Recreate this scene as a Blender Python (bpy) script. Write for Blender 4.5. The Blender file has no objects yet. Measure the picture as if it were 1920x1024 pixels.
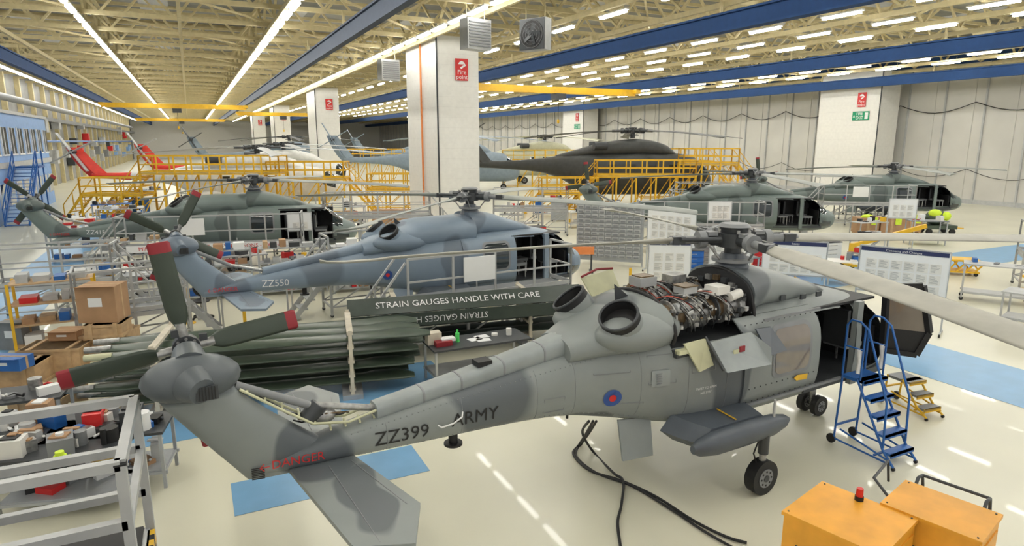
import bpy, math, random
from mathutils import Vector, Matrix
random.seed(7)
rad=math.radians
F=1200.0; PITCH=math.atan((512-265)/F); YAW=rad(26.3); H=5.02
sp,cp=math.sin(PITCH),math.cos(PITCH); sy,cy=math.sin(YAW),math.cos(YAW)
def ab(a,b): return (a*cy+b*sy, -a*sy+b*cy)
def sv(u,v,z=0.0):
    k=(u-960)/F; w=(v-512)/F; t=(H-z)/(sp+w*cp)
    return ab(k*t,(cp-w*sp)*t)
def wr(d): return rad(d)-YAW
scene=bpy.context.scene
# ---------------- materials
def mat(name,col,rough=.5,metal=0.,var=.1,scale=4.,emit=0.,bump=0.,coat=0.):
    m=bpy.data.materials.new(name); m.use_nodes=True
    nt=m.node_tree; N=nt.nodes; L=nt.links; p=N['Principled BSDF']
    p.inputs['Roughness'].default_value=rough; p.inputs['Metallic'].default_value=metal
    p.inputs['Coat Weight'].default_value=coat
    tc=N.new('ShaderNodeTexCoord'); no=N.new('ShaderNodeTexNoise'); no.inputs['Scale'].default_value=scale; no.inputs['Detail'].default_value=3
    L.new(tc.outputs['Object'],no.inputs['Vector'])
    r=N.new('ShaderNodeValToRGB'); r.color_ramp.elements[0].position=.3; r.color_ramp.elements[1].position=.7
    r.color_ramp.elements[0].color=(*[c*(1-var) for c in col],1); r.color_ramp.elements[1].color=(*[min(1,c*(1+var*.6)) for c in col],1)
    L.new(no.outputs['Fac'],r.inputs['Fac']); L.new(r.outputs['Color'],p.inputs['Base Color'])
    if emit: 
        p.inputs['Emission Color'].default_value=(*col,1); p.inputs['Emission Strength'].default_value=emit
    if bump:
        b=N.new('ShaderNodeBump'); b.inputs['Strength'].default_value=bump; b.inputs['Distance'].default_value=.02
        L.new(no.outputs['Fac'],b.inputs['Height']); L.new(b.outputs['Normal'],p.inputs['Normal'])
    return m
def camo(name,light,dark,patches,seam=True):
    m=mat(name,light,.42,0,.06,2.5); nt=m.node_tree; N=nt.nodes; L=nt.links; p=N['Principled BSDF']
    tc=N.new('ShaderNodeTexCoord')
    no=N.new('ShaderNodeTexNoise'); no.inputs['Scale'].default_value=1.3; no.inputs['Detail'].default_value=1
    L.new(tc.outputs['Object'],no.inputs['Vector'])
    s=N.new('ShaderNodeVectorMath'); s.operation='MULTIPLY_ADD'; s.inputs[1].default_value=(.5,.5,.5); s.inputs[2].default_value=(-.25,-.25,-.25)
    L.new(no.outputs['Color'],s.inputs[0])
    ad=N.new('ShaderNodeVectorMath'); ad.operation='ADD'; L.new(tc.outputs['Object'],ad.inputs[0]); L.new(s.outputs[0],ad.inputs[1])
    prev=None
    for c,r in patches:
        a=N.new('ShaderNodeVectorMath'); a.operation='SUBTRACT'; L.new(ad.outputs[0],a.inputs[0]); a.inputs[1].default_value=c
        b=N.new('ShaderNodeVectorMath'); b.operation='DIVIDE'; L.new(a.outputs[0],b.inputs[0]); b.inputs[1].default_value=r
        l=N.new('ShaderNodeVectorMath'); l.operation='LENGTH'; L.new(b.outputs[0],l.inputs[0])
        if prev is None: prev=l.outputs['Value']
        else:
            q=N.new('ShaderNodeMath'); q.operation='MINIMUM'; L.new(prev,q.inputs[0]); L.new(l.outputs['Value'],q.inputs[1]); prev=q.outputs[0]
    mr=N.new('ShaderNodeMapRange'); mr.inputs['From Min'].default_value=.93; mr.inputs['From Max'].default_value=1.08
    L.new(prev,mr.inputs['Value'])
    mx=N.new('ShaderNodeMix'); mx.data_type='RGBA'; L.new(mr.outputs[0],mx.inputs['Factor']); mx.inputs['A'].default_value=(*dark,1)
    src=p.inputs['Base Color'].links[0].from_socket; L.new(src,mx.inputs['B'])
    L.new(mx.outputs['Result'],p.inputs['Base Color'])
    return m
CREAM=mat('truss_cream',(.62,.53,.30),.6)
ROOF=mat('roof_panel',(.27,.27,.24),.8,var=.35,scale=.4)
WHITE=mat('white_paint',(.76,.75,.71),.5,var=.04)
JOINT=mat('block_joint',(.62,.61,.58),.6)
WALLW=mat('wall_cladding',(.58,.57,.53),.55,var=.1,scale=.3)
WALLD=mat('wall_brick_grey',(.30,.30,.29),.7,var=.2,scale=1)
ALU=mat('aluminium',(.50,.52,.53),.38,.35,var=.1)
ALUL=mat('pale_alu_frame',(.46,.47,.47),.4,.25)
STEEL=mat('steel_shelf',(.40,.42,.44),.4,.3)
BLACK=mat('black_rubber',(.012,.012,.013),.55)
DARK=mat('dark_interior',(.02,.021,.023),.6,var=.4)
DGREY=mat('dark_grey_metal',(.06,.065,.07),.45,.3)
MGREY=mat('mid_grey',(.22,.23,.24),.5)
LGREY=mat('light_grey',(.45,.46,.46),.5)
YEL=mat('yellow_paint',(.78,.46,.02),.4)
GPUY=mat('machine_yellow',(.84,.39,.035),.42,var=.15,scale=3,bump=.1)
RED=mat('red_paint',(.60,.02,.02),.4)
DRED=mat('dull_red',(.28,.02,.03),.5)
HOSE=mat('hose_red',(.45,.06,.03),.4)
BLUE=mat('blue_paint',(.02,.12,.40),.4)
BEAMB=mat('beam_blue',(.008,.045,.15),.8)
BEAMG=mat('beam_bluegrey',(.04,.06,.10),.7)
OFFB=mat('office_blue',(.22,.38,.68),.5)
FLB=mat('floor_blue',(.17,.37,.60),.32,var=.08,scale=2)
CARD=mat('cardboard',(.40,.24,.13),.8,var=.1)
PLY=mat('plywood',(.50,.34,.19),.7,var=.2,scale=6)
WOODL=mat('pale_timber',(.60,.55,.45),.7,var=.15)
PAPER=mat('paper',(.80,.81,.81),.6,var=.02)
BGRN=mat('blade_green',(.05,.072,.05),.33,var=.15)
BGRN2=mat('blade_dark',(.04,.055,.045),.35,var=.15)
TGRN=mat('tail_blade_green',(.045,.06,.045),.45)
BLADE=mat('rotor_blade_grey',(.37,.36,.31),.5,var=.12)
BLADE2=mat('rotor_blade_greygreen',(.26,.28,.26),.45,var=.1)
GLASS=mat('dark_glass',(.02,.03,.035),.06,coat=.6)
WIN=mat('cabin_window_tint',(.21,.18,.15),.08,var=.15,scale=2,coat=.6)
METAL=mat('engine_metal',(.40,.40,.39),.35,.55,var=.4,scale=12)
BRASS=mat('engine_bronze',(.20,.14,.08),.4,.5,var=.4,scale=15)
PRIM=mat('primer_cream',(.58,.58,.38),.5)
GREEN=mat('sign_green',(.0,.28,.13),.5)
NAVY=mat('navy_header',(.02,.03,.10),.5)
HIV=mat('hi_vis',(.65,.85,.05),.6)
ORG=mat('orange_pipe',(.75,.24,.07),.5)
MERL=mat('merlin_dark',(.045,.048,.046),.45,var=.2)
GREENL=mat('bottle_green',(.1,.7,.15),.3)
LETT=mat('letter_black',(.012,.012,.012),.6)
LETW=mat('letter_white',(.8,.8,.8),.6)
LETR=mat('letter_red',(.55,.03,.03),.6)
RBLUE=mat('roundel_blue',(.03,.08,.28),.5)
LAMP=mat('fluorescent_tube',(1.,.98,.92),.5,emit=40,var=0)
PATCH=[((-7.9,0,2.75),(.62,.6,.30)),((-6.75,0,1.60),(.42,.6,.36)),((-4.5,0,1.9),(.62,.9,.62)),((-6.45,-1.1,1.45),(.22,.75,.5)),
 ((-.95,-.9,1.75),(.36,.5,.85)),((-.15,-.2,3.0),(.42,.7,.6)),((-2.3,.2,3.0),(.3,.5,.5)),((1.7,0,2.6),(.45,.5,.3)),((2.9,0,1.2),(.6,1.5,.5)),((-1.4,-1.4,1.05),(1.0,.6,.3)),((-3.1,0,1.3),(.5,.8,.2)),((-6.6,1.6,1.5),(.3,.4,.5))]
C1=camo('camo_grey_green',(.235,.258,.253),(.105,.12,.13),PATCH)
C2=camo('camo_blue_grey',(.20,.26,.33),(.13,.165,.21),PATCH)
C3=camo('camo_green_grey',(.16,.20,.19),(.10,.125,.12),PATCH)
SPON=mat('sponson_grey',(.085,.10,.12),.4)
PANEL=mat('panel_light_grey',(.28,.31,.31),.42)
FLO=mat('floor_epoxy_cream',(.71,.69,.55),.3,var=.09,scale=.35,coat=.12)
# ---------------- mesh builder
tcache={}
def textmesh(s,size):
    if (s,size) in tcache: return tcache[(s,size)]
    cu=bpy.data.curves.new('t','FONT'); cu.body=s; cu.size=size; cu.align_x='CENTER'; cu.align_y='CENTER'; cu.resolution_u=2
    o=bpy.data.objects.new('t',cu); scene.collection.objects.link(o); bpy.context.view_layer.update()
    dg=bpy.context.evaluated_depsgraph_get(); me=o.evaluated_get(dg).to_mesh()
    r=([tuple(v.co) for v in me.vertices],[tuple(p.vertices) for p in me.polygons])
    o.evaluated_get(dg).to_mesh_clear(); bpy.data.objects.remove(o); bpy.data.curves.remove(cu)
    tcache[(s,size)]=r; return r
class B:
    def __init__(s): s.v=[];s.f=[];s.m=[];s.sm=[];s.ml=[];s.T=Matrix.Identity(4)
    def add(s,vs,fs,m,smooth=False):
        b=len(s.v); T=s.T
        for p in vs: s.v.append(tuple(T@Vector(p)))
        if m not in s.ml: s.ml.append(m)
        i=s.ml.index(m)
        for f in fs: s.f.append([b+q for q in f]); s.m.append(i); s.sm.append(smooth)
    def box(s,c,z,m,r=0,R=None):
        x,y,h=z[0]/2,z[1]/2,z[2]/2
        if R is None: R=Matrix.Rotation(r,3,'Z')
        vs=[Vector(c)+R@Vector((i*x,j*y,k*h)) for k in(-1,1) for i,j in((-1,-1),(1,-1),(1,1),(-1,1))]
        s.add(vs,[(3,2,1,0),(4,5,6,7),(0,1,5,4),(1,2,6,5),(2,3,7,6),(3,0,4,7)],m)
    def bb(s,a,b,m): s.box([(a[i]+b[i])/2 for i in range(3)],[abs(a[i]-b[i]) for i in range(3)],m)
    def fr(s,p0,p1):
        d=(Vector(p1)-Vector(p0)); L=d.length; d=d/max(L,1e-6)
        up=Vector((0,0,1)) if abs(d.z)<.95 else Vector((0,1,0))
        a=d.cross(up).normalized(); b=a.cross(d).normalized(); return L,d,a,b
    def bar(s,p0,p1,w,m,h=None):
        h=h or w; L,d,a,b=s.fr(p0,p1); p0=Vector(p0);p1=Vector(p1)
        vs=[p+a*i*w/2+b*j*h/2 for p in(p0,p1) for i,j in((-1,-1),(1,-1),(1,1),(-1,1))]
        s.add(vs,[(0,1,2,3),(7,6,5,4),(0,4,5,1),(1,5,6,2),(2,6,7,3),(3,7,4,0)],m)
    def cyl(s,p0,p1,r0,m,r1=None,n=14,cap=True):
        r1=r0 if r1 is None else r1; L,d,a,b=s.fr(p0,p1); p0=Vector(p0);p1=Vector(p1)
        vs=[p+a*math.cos(2*math.pi*i/n)*r+b*math.sin(2*math.pi*i/n)*r for p,r in((p0,r0),(p1,r1)) for i in range(n)]
        s.add(vs,[(i,(i+1)%n,n+(i+1)%n,n+i) for i in range(n)],m,True)
        if cap: s.add(vs,[tuple(range(n)),tuple(range(2*n-1,n-1,-1))],m)
    def tube(s,pts,r,m,n=8):
        pts=[Vector(p) for p in pts]; rings=[]; pa=None
        for i,p in enumerate(pts):
            d=(pts[min(i+1,len(pts)-1)]-pts[max(i-1,0)]).normalized()
            if pa is None: pa=d.cross(Vector((0,0,1)) if abs(d.z)<.9 else Vector((1,0,0))).normalized()
            a=(pa-d*pa.dot(d)).normalized(); pa=a; b=d.cross(a)
            rings.append([p+a*math.cos(2*math.pi*k/n)*r+b*math.sin(2*math.pi*k/n)*r for k in range(n)])
        s.loft(rings,m)
    def loft(s,rings,m,cap=True,smooth=True,skip=None,mfn=None):
        n=len(rings[0]); vs=[p for r in rings for p in r]; g={}
        for j in range(len(rings)-1):
            for i in range(n):
                f=(j*n+i,j*n+(i+1)%n,(j+1)*n+(i+1)%n,(j+1)*n+i)
                if skip or mfn:
                    c=sum((Vector(vs[q]) for q in f),Vector())/4
                    if skip and skip(c): continue
                    mm=(mfn(c) if mfn else None) or m
                else: mm=m
                g.setdefault(mm,[]).append(f)
        for mm,fs in g.items(): s.add(vs,fs,mm,smooth)
        if cap: s.add(rings[0]+rings[-1],[tuple(range(n-1,-1,-1)),tuple(range(n,2*n))],m,False)
    def ell(s,c,r,m,nu=18,nv=10,R=None):
        R=R or Matrix.Identity(3); rings=[]
        for j in range(nv+1):
            t=math.pi*(j+.02)/(nv+.04)
            rings.append([Vector(c)+R@Vector((r[0]*math.sin(t)*math.cos(2*math.pi*i/nu),r[1]*math.sin(t)*math.sin(2*math.pi*i/nu),r[2]*math.cos(t))) for i in range(nu)])
        s.loft(rings,m)
    def ext(s,poly,off,m):
        n=len(poly); off=Vector(off); vs=[Vector(p) for p in poly]+[Vector(p)+off for p in poly]
        s.add(vs,[tuple(range(n)),tuple(range(2*n-1,n-1,-1))]+[(i,i+n,(i+1)%n+n,(i+1)%n) for i in range(n)],m)
    def text(s,t,size,M,m,fn=None):
        vs,fs=textmesh(t,size); vs=[M@Vector(p) for p in vs]
        if fn: vs=[fn(p) for p in vs]
        s.add(vs,fs,m)
    def done(s,name,loc=(0,0,0),rot=0.,parent=None):
        me=bpy.data.meshes.new(name); me.from_pydata(s.v,[],s.f)
        for m in s.ml: me.materials.append(m)
        me.polygons.foreach_set('material_index',s.m); me.polygons.foreach_set('use_smooth',s.sm); me.update()
        import bmesh
        bm=bmesh.new(); bm.from_mesh(me); bmesh.ops.recalc_face_normals(bm,faces=bm.faces); bm.to_mesh(me); bm.free()
        o=bpy.data.objects.new(name,me); scene.collection.objects.link(o)
        o.location=loc if len(loc)==3 else (loc[0],loc[1],0); o.rotation_euler=(0,0,rot)
        if parent: o.parent=parent
        return o
def face_mat(o,xd,yd,nrm=None):
    xd=Vector(xd).normalized(); yd=Vector(yd).normalized(); z=xd.cross(yd)
    M=Matrix((xd,yd,z)).transposed().to_4x4(); M.translation=Vector(o); return M
# ================= ROOM
XL,XR,YF,YB=-14.5,57.,215.,-6.
b=B(); b.bb((XL-.3,YB,-.2),(XR+.3,YF,0),FLO); b.done('floor')
b=B()
def strip(p): b.ext([(x,y,.003) for x,y in p],(0,0,.003),FLB)
strip([(13.9,-4),(16.3,-4),(16.3,17),(13.9,17)]); strip([(16.3,14.6),(56,14.6),(56,17),(16.3,17)])
strip([(.1,8.75),(2.9,8.75),(2.9,9.7),(.1,9.7)]); strip([(-10,11.6),(4.6,11.6),(4.6,13.6),(-10,13.6)]); strip([(-6.4,13.6),(-4.4,13.6),(-4.4,80),(-6.4,80)])
strip([(11.1,3.6),(12.4,3.2),(12.2,3.9)])
b.done('floor_marking')
b=B(); b.bb((XL-.3,YB,13.2),(XR+.3,YF,13.4),ROOF)
for y in range(-4,215,3): b.bb((XL,y,13.02),(XR,y+.12,13.2),CREAM)
for x in range(-10,57,8):
    for y in range(4,200,10): b.bb((x,y,13.17),(x+1.6,y+5,13.21),LGREY)
b.done('ceiling')
b=B(); b.bb((XR,YB,0),(XR+.3,YF,13.2),WALLW)
y=YB
while y<YF:
    b.bb((XR-.05,y,0),(XR,y+.5,11.3),WALLW) ; b.bb((XR-.14,y+2.2,0),(XR,y+2.32,11.3),LGREY); y+=3.1
b.bb((XR-.25,YB,11.2),(XR,YF,12.0),BEAMB); b.bb((XR-.1,YB,0),(XR,YF,.35),LGREY)
b.done('wall_right')
b=B()
y=0
while y<150:
    pts=[(XR-.25,y+6.2*i/10,8.1-.75*math.sin(math.pi*i/10)) for i in range(11)]; b.tube(pts,.035,BLACK,5)
    b.tube([(p[0],p[1],p[2]-5.6+.3) for p in pts],.025,BLACK,4); y+=6.2
b.done('draped_cable')
b=B(); b.bb((XL-.3,YB,0),(XL,YF,13.2),WALLD)
for y in range(0,210,6):
    if y<24 or y>66: b.bb((XL,y,0),(XL+.4,y+.4,11),CREAM)
b.bb((XL,YB,7.2),(XL+.8,YF,7.6),MGREY); b.cyl((XL+1.2,0,8.6),(XL+1.2,200,8.6),.3,MGREY); b.cyl((XL+.9,68,5),(XL+.9,200,5),.12,BLUE)
rr_=random.Random(4)
for y in range(70,200,4): b.box((XL+.5,y,rr_.uniform(2,8)),(.8,1.4,rr_.uniform(.6,1.6)),rr_.choice([MGREY,OFFB,LGREY,DGREY,RED]))
b.done('wall_left')
b=B(); b.bb((XL,YF,0),(XR,YF+.3,13.2),WHITE); b.done('wall_far')
# trusses
b=B(); zb,zt=11.0,12.9
y=2.
while y<212:
    far=y>120
    b.bb((XL,y-.1,zb-.1),(XR,y+.1,zb+.1),CREAM); b.bb((XL,y-.09,zt-.09),(XR,y+.09,zt+.09),CREAM)
    x=XL; st=3.2 if far else 1.6; k=0
    while x<XR-st:
        b.bar((x,y,zb if k%2 else zt),(x+st,y,zt if k%2 else zb),.11,CREAM); x+=st; k+=1
    y+=5.08
for x in [XL+2+4.2*i for i in range(17)]:
    b.bb((x-.08,YB,zb-.34),(x+.08,YF,zb-.12),CREAM)
    y=2.;k=0
    if int((x-XL)/4.2)%2==0:
        b.bb((x-.08,YB,zt-.2),(x+.08,YF,zt-.06),CREAM)
        while y<110:
            b.bar((x,y,zb if k%2 else zt),(x,y+2.54,zt if k%2 else zb),.11,CREAM); y+=2.54;k+=1
for i in range(12):
    yy=2+5.08*i
    for j in range(17): 
        if (i+j)%2: b.bar((XL+2+4.2*j,yy,zb+.12),(XL+2+4.2*(j+1),yy+5.08,zb+.12),.09,CREAM)
b.done('roof_truss')
# crane rails
def rail(x,m,w=.17):
    b=B(); b.bb((x-w,YB,9.55),(x+w,YF,9.63),m); b.bb((x-.05,YB,9.63),(x+.05,YF,10.3),m); b.bb((x-w,YB,10.25),(x+w,YF,10.33),m)
    for y in range(2,210,10): b.bb((x-.05,y-.05,10.33),(x+.05,y+.05,11),CREAM)
    b.done('crane_rail')
rail(-9.2,BEAMB); rail(7.0,BEAMG,.16); rail(20.8,BEAMB,.25); rail(36.7,BEAMB,.25); rail(52.4,BEAMB)
# lamps
b=B()
def fix(x,y,L,wd=.1):
    z=10.55
    vs=[(x-wd,y,z),(x+wd,y,z),(x+wd,y+L,z),(x-wd,y+L,z),(x-wd*.7,y,z+.1),(x+wd*.7,y,z+.1),(x+wd*.7,y+L,z+.1),(x-wd*.7,y+L,z+.1)]
    b.add(vs,[(0,1,2,3),(0,4,5,1),(0,3,7,4),(1,5,6,2)],LAMP); b.bb((x-.12,y-.1,z+.1),(x+.12,y+L+.1,z+.17),WHITE)
    b.bb((x-.01,y+.2,z+.15),(x+.01,y+.22,11),CREAM)
for x in(-12.3,-4.05,4.5,11.8):
    y=-3.
    while y<205: fix(x,y,1.75,.11); y+=2.45
for x in(17.6,23.4,27.,30.6,34.,39.5,43,46.5,50):
    y=-2.
    while y<150: fix(x,y,1.9); y+=4.4
b.done('fluorescent_strip_light')
# columns
def column(x,y,sign=True,pipe=False,exitsign=False,facex=False):
    b=B(); b.bb((x,y,0),(x+2.6,y+6,11),WHITE); b.bb((x-.04,y-.04,0),(x+2.64,y+6.04,.3),MGREY)
    for z in [1+.6*i for i in range(16)]: b.bb((x-.003,y-.003,z),(x+2.603,y+6.003,z+.008),JOINT)
    b.cyl((x-.05,y-.05,0),(x-.05,y-.05,11),.05,DGREY)
    if pipe:
        b.cyl((x-.12,y+2.7,1),(x-.12,y+2.7,11),.06,ORG)
    o=b.done('column')
    s=B(); 
    if facex:
        M=face_mat((x-.04,y+1.7,8.6),(0,-1,0),(0,0,1)); 
    else: M=face_mat((x+1.5,y-.04,9.15),(1,0,0),(0,0,1))
    s.T=M; s.bb((-.4,-.62,0),(.4,.62,.03),RED)
    s.add([(-.22,.3,.035),(.22,.3,.035),(.15,.42,.035),(0,.5,.035),(-.15,.42,.035)],[(0,1,2,3,4)],LETW); s.add([(-.05,.02,.035),(.28,.25,.035),(.2,.32,.035),(-.1,.12,.035)],[(0,1,2,3)],LETW)
    s.text('Fire',.36,Matrix.Translation((0,-.16,.04)),LETW); s.text('point',.34,Matrix.Translation((0,-.43,.04)),LETW)
    if exitsign:
        s.bb((-.75,-1.75,0),(.85,-1.0,.03),GREEN); s.text('FIRE',.36,Matrix.Translation((-.05,-1.2,.04)),LETW); s.text('EXIT',.36,Matrix.Translation((-.05,-1.55,.04)),LETW)
        s.bb((.45,-1.65,.03),(.75,-1.1,.04),LETW); s.text('^',.5,Matrix.Translation((-.58,-1.5,.04)),LETW)
    s.done('fire_point_sign')
column(13.26,36.6,pipe=True)
for y in(77.2,117.8,158.4): column(13.26,y)
column(53.5,36.9,exitsign=True,facex=True); column(53.5,84,exitsign=True,facex=True)
# unit heaters
def heater(u,w,kind,z=9.65,dd=29):
    x,y=ab((u-960)/F*dd,dd+1)
    b=B()
    b.box((0,0,0),(1.3,.6,1.3),DGREY if kind else LGREY)
    if kind:
        b.box((0,-.01,0),(1.34,.5,1.34),LGREY)
        b.cyl((0,-.31,0),(0,-.30,0),.6,BLACK,n=28)
        for r in(.58,.44,.30,.16): 
            b.tube([(r*math.cos(t*.3927),-.34,r*math.sin(t*.3927)) for t in range(17)],.008,MGREY,5)
        for i in range(5):
            t=i*1.257; b.box((.25*math.cos(t),-.325,.25*math.sin(t)),(.45,.02,.2),DGREY,R=Matrix.Rotation(-t,3,'Y')@Matrix.Rotation(.3,3,'X'))
    else:
        for i in range(9): b.box((0,-.32,-.5+.125*i),(1.15,.05,.05),MGREY)
    b.cyl((.5,0,.6),(.5,0,1.6),.02,CREAM); b.cyl((-.5,0,.6),(-.5,0,1.6),.02,CREAM)
    b.done('unit_heater',(x,y,z),w)
heater(1003,wr(-35),1); heater(893,wr(40),0); heater(733,wr(40),0,9.5,42)
def crane(x0,x1,y):
    b=B(); b.bb((x0,y-.3,9.0),(x1,y+.3,9.55),YEL); b.bb((x0-.2,y-.8,9.2),(x0+.3,y+.8,9.55),YEL); b.bb((x1-.3,y-.8,9.2),(x1+.2,y+.8,9.55),YEL)
    m=(x0+x1)/2; b.bb((m-.5,y-.45,8.5),(m+.5,y+.45,9.),DGREY); b.cyl((m,y,6.8),(m,y,8.5),.02,BLACK); b.ell((m,y,6.7),(.12,.12,.2),YEL,8,6)
    b.done('overhead_crane')
crane(-9,7,92); crane(20.8,36.5,49); crane(7.2,20.8,112); crane(-9,7,150)
# office block left
b=B(); x1=-10.6
b.bb((XL+.05,28,0),(x1,66,6.9),OFFB)
b.bb((XL+.05,27.9,3.35),(x1+.12,66.1,3.7),LGREY); b.bb((XL+.05,27.9,6.8),(x1+.15,66.1,7.0),LGREY)
y=29.
while y<65:
    b.bb((x1,y,4.2),(x1+.05,y+1.5,5.9),GLASS); b.bb((x1,y-.05,4.1),(x1+.09,y+1.55,4.2),LETW); b.bb((x1,y-.07,4.1),(x1+.09,y,5.95),LETW); b.bb((x1,y+.7,4.2),(x1+.08,y+.76,5.9),LETW)
    b.bb((x1,y,1.0),(x1+.05,y+1.5,2.4),GLASS); b.bb((x1,y-.07,.95),(x1+.09,y,2.45),LETW); y+=2.2
b.done('office_block')
b=B()
for i in range(16): b.bb((0,-.28*i-.28,3.4-.21*(i+1)),(1.2,-.28*i,3.44-.21*(i+1)),BLUE)
for x in(0,1.2):
    b.bar((x,0,3.4),(x,-4.5,.05),.08,BLUE,.25); b.bar((x,0,4.4),(x,-4.5,1.05),.06,BLUE); b.bar((x,0,3.9),(x,-4.5,.55),.04,BLUE)
    for i in range(6): b.bar((x,-.9*i,3.4-.67*i),(x,-.9*i,4.4-.67*i),.05,BLUE)
b.bb((0,0,3.3),(1.3,2,3.42),BLUE)
for p in((1.2,1.9),(1.2,.1)): b.bar((p[0],p[1],0),(p[0],p[1],4.4),.08,BLUE)
b.done('staircase',(-10.3,52,0))
# ================= HELICOPTERS
ST=[(3.95,1.25,1.5,.15,2.2),(3.8,1.02,1.68,.42,2.3),(3.45,.88,1.85,.66,2.5),(3.1,.83,2.1,.82,2.7),(2.7,.8,2.36,.91,3),(2.1,.8,2.5,.95,3.2),(1.0,.8,2.55,.97,3.3),(0,.8,2.55,.97,3.3),(-.9,.82,2.55,.97,3.2),(-1.6,.9,2.52,.93,3),(-2.2,1.03,2.46,.8,2.8),(-2.8,1.18,2.36,.6,2.7),(-3.4,1.30,2.22,.43,2.7),(-4.2,1.36,2.1,.34,2.7),(-5.5,1.4,1.92,.27,2.7),(-6.5,1.43,1.76,.21,2.6),(-7.0,1.44,1.66,.17,2.5),(-7.4,1.46,1.6,.1,2.4)]
def interp(ST,x):
    for i in range(len(ST)-1):
        if ST[i][0]>=x>=ST[i+1][0]:
            p1,p2=ST[i],ST[i+1]; p0=ST[max(i-1,0)]; p3=ST[min(i+2,len(ST)-1)]; t=(p1[0]-x)/(p1[0]-p2[0]); r=[]
            for k in range(1,len(p1)):
                m1=(p2[k]-p0[k])/max(1e-6,abs(p2[0]-p0[0]))*abs(p1[0]-p2[0]); m2=(p3[k]-p1[k])/max(1e-6,abs(p3[0]-p1[0]))*abs(p1[0]-p2[0])
                r.append((2*t**3-3*t*t+1)*p1[k]+(t**3-2*t*t+t)*m1+(-2*t**3+3*t*t)*p2[k]+(t**3-t*t)*m2)
            return r
    return list(ST[-1][1:]) if x<ST[-1][0] else list(ST[0][1:])
def ring(x,s,n=40,y0=0):
    z0,z1,hw,e=s; o=[]
    for i in range(n):
        t=2*math.pi*(i+.5)/n; c,q=math.cos(t),math.sin(t)
        o.append(Vector((x,y0+hw*math.copysign(abs(c)**(2/e),c),(z0+z1)/2+(z1-z0)/2*math.copysign(abs(q)**(2/e),q))))
    return o
def sidey(x,z,ST=ST):
    z0,z1,hw,e=interp(ST,x); q=min(.999,abs((z-(z0+z1)/2)/((z1-z0)/2))); return hw*(1-q**e)**(1/e)
def side(p,off=.012): return Vector((p.x,-(sidey(p.x,p.z)+off),p.z))
def frange(a,b,n): return [a+(b-a)*i/n for i in range(n+1)]
def blade(b,ang,m,z0,R=6.4,ch=.39,root=1.0,paddle=True,droop=.2,tipm=None):
    d=Vector((math.cos(ang),math.sin(ang),0)); q=Vector((-math.sin(ang),math.cos(ang),0)); rings=[]
    prof=[(root,.12,0),(root+.35,.3*ch/.39,0),(root+.7,ch,0),(R*.45,ch,0),(R*.7,ch,0),(R*.84,ch,0),(R*.87,ch*1.25,.06),(R*.94,ch*1.3,.03),(R*.98,ch*1.0,-.08),(R,ch*.35,-.22)] if paddle else [(root,.15,0),(root+.6,ch,0),(R*.5,ch,0),(R*.95,ch,0),(R,ch*.7,-.05)]
    for r,c,o in prof:
        z=z0-droop*(r/R)**2; pt=d*r+Vector((0,0,z))+q*o; rings.append([pt+q*(c/2*math.cos(t))+Vector((0,0,(.022 if r>root+.4 else .045)*math.sin(t)+.04*math.cos(t))) for t in [2*math.pi*i/10 for i in range(10)]])
    b.loft(rings,m)
def hub(b,z,angs,m1,m2,s=1.):
    b.cyl((0,0,z-.55),(0,0,z),.13*s,m2); b.cyl((0,0,z-.12),(0,0,z+.1),.26*s,m2,n=20); b.cyl((0,0,z+.1),(0,0,z+.2),.2*s,m2,.22*s,n=20); b.cyl((0,0,z+.2),(0,0,z+.25),.26*s,m1,.2*s,n=20)
    b.cyl((0,0,z-.35),(0,0,z-.3),.32*s,m1,n=20)
    for a in angs:
        d=Vector((math.cos(a),math.sin(a),0)); q=Vector((-d.y,d.x,0))
        b.cyl(d*.15+Vector((0,0,z)),d*.55*s+Vector((0,0,z)),.1*s,m2); b.cyl(d*.5*s+Vector((0,0,z)),d*.62*s+Vector((0,0,z)),.14*s,m1); b.cyl(d*.6*s+Vector((0,0,z)),d*1.1*s+Vector((0,0,z-.01)),.065*s,m1)
        b.box(d*.95*s+Vector((0,0,z)),(.2,.16,.12),m2,r=a); b.box(d*.4*s+Vector((0,0,z+.1)),(.16,.2,.06),m1,r=a)
        b.cyl(q*.16+d*.3+Vector((0,0,z+.02)),q*.14+d*.95*s+Vector((0,0,z+.03)),.035,m2,n=8)
        b.cyl(d*.24+q*.12+Vector((0,0,z-.35)),d*.5+q*.14+Vector((0,0,z-.05)),.018,METAL,n=6)
        for k in(-1,1): b.cyl(d*.3+q*.09*k+Vector((0,0,z+.12)),d*.3+q*.09*k+Vector((0,0,z+.17)),.025,METAL,n=6)
def wheel(b,x,y,r,w):
    b.cyl((x,y-w/2,r),(x,y+w/2,r),r,BLACK,n=24); b.cyl((x,y-w/2-.01,r),(x,y+w/2+.01,r),r*.55,MGREY,n=16); b.cyl((x,y-w/2-.02,r),(x,y+w/2+.02,r),r*.2,DGREY,n=10)
    for i in range(8): t=i*.785; b.cyl((x+r*.4*math.cos(t),y-w/2-.015,r+r*.4*math.sin(t)),(x+r*.4*math.cos(t),y+w/2+.015,r+r*.4*math.sin(t)),r*.06,BLACK,n=6)
EA,EB=-1.98,-.27
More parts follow.
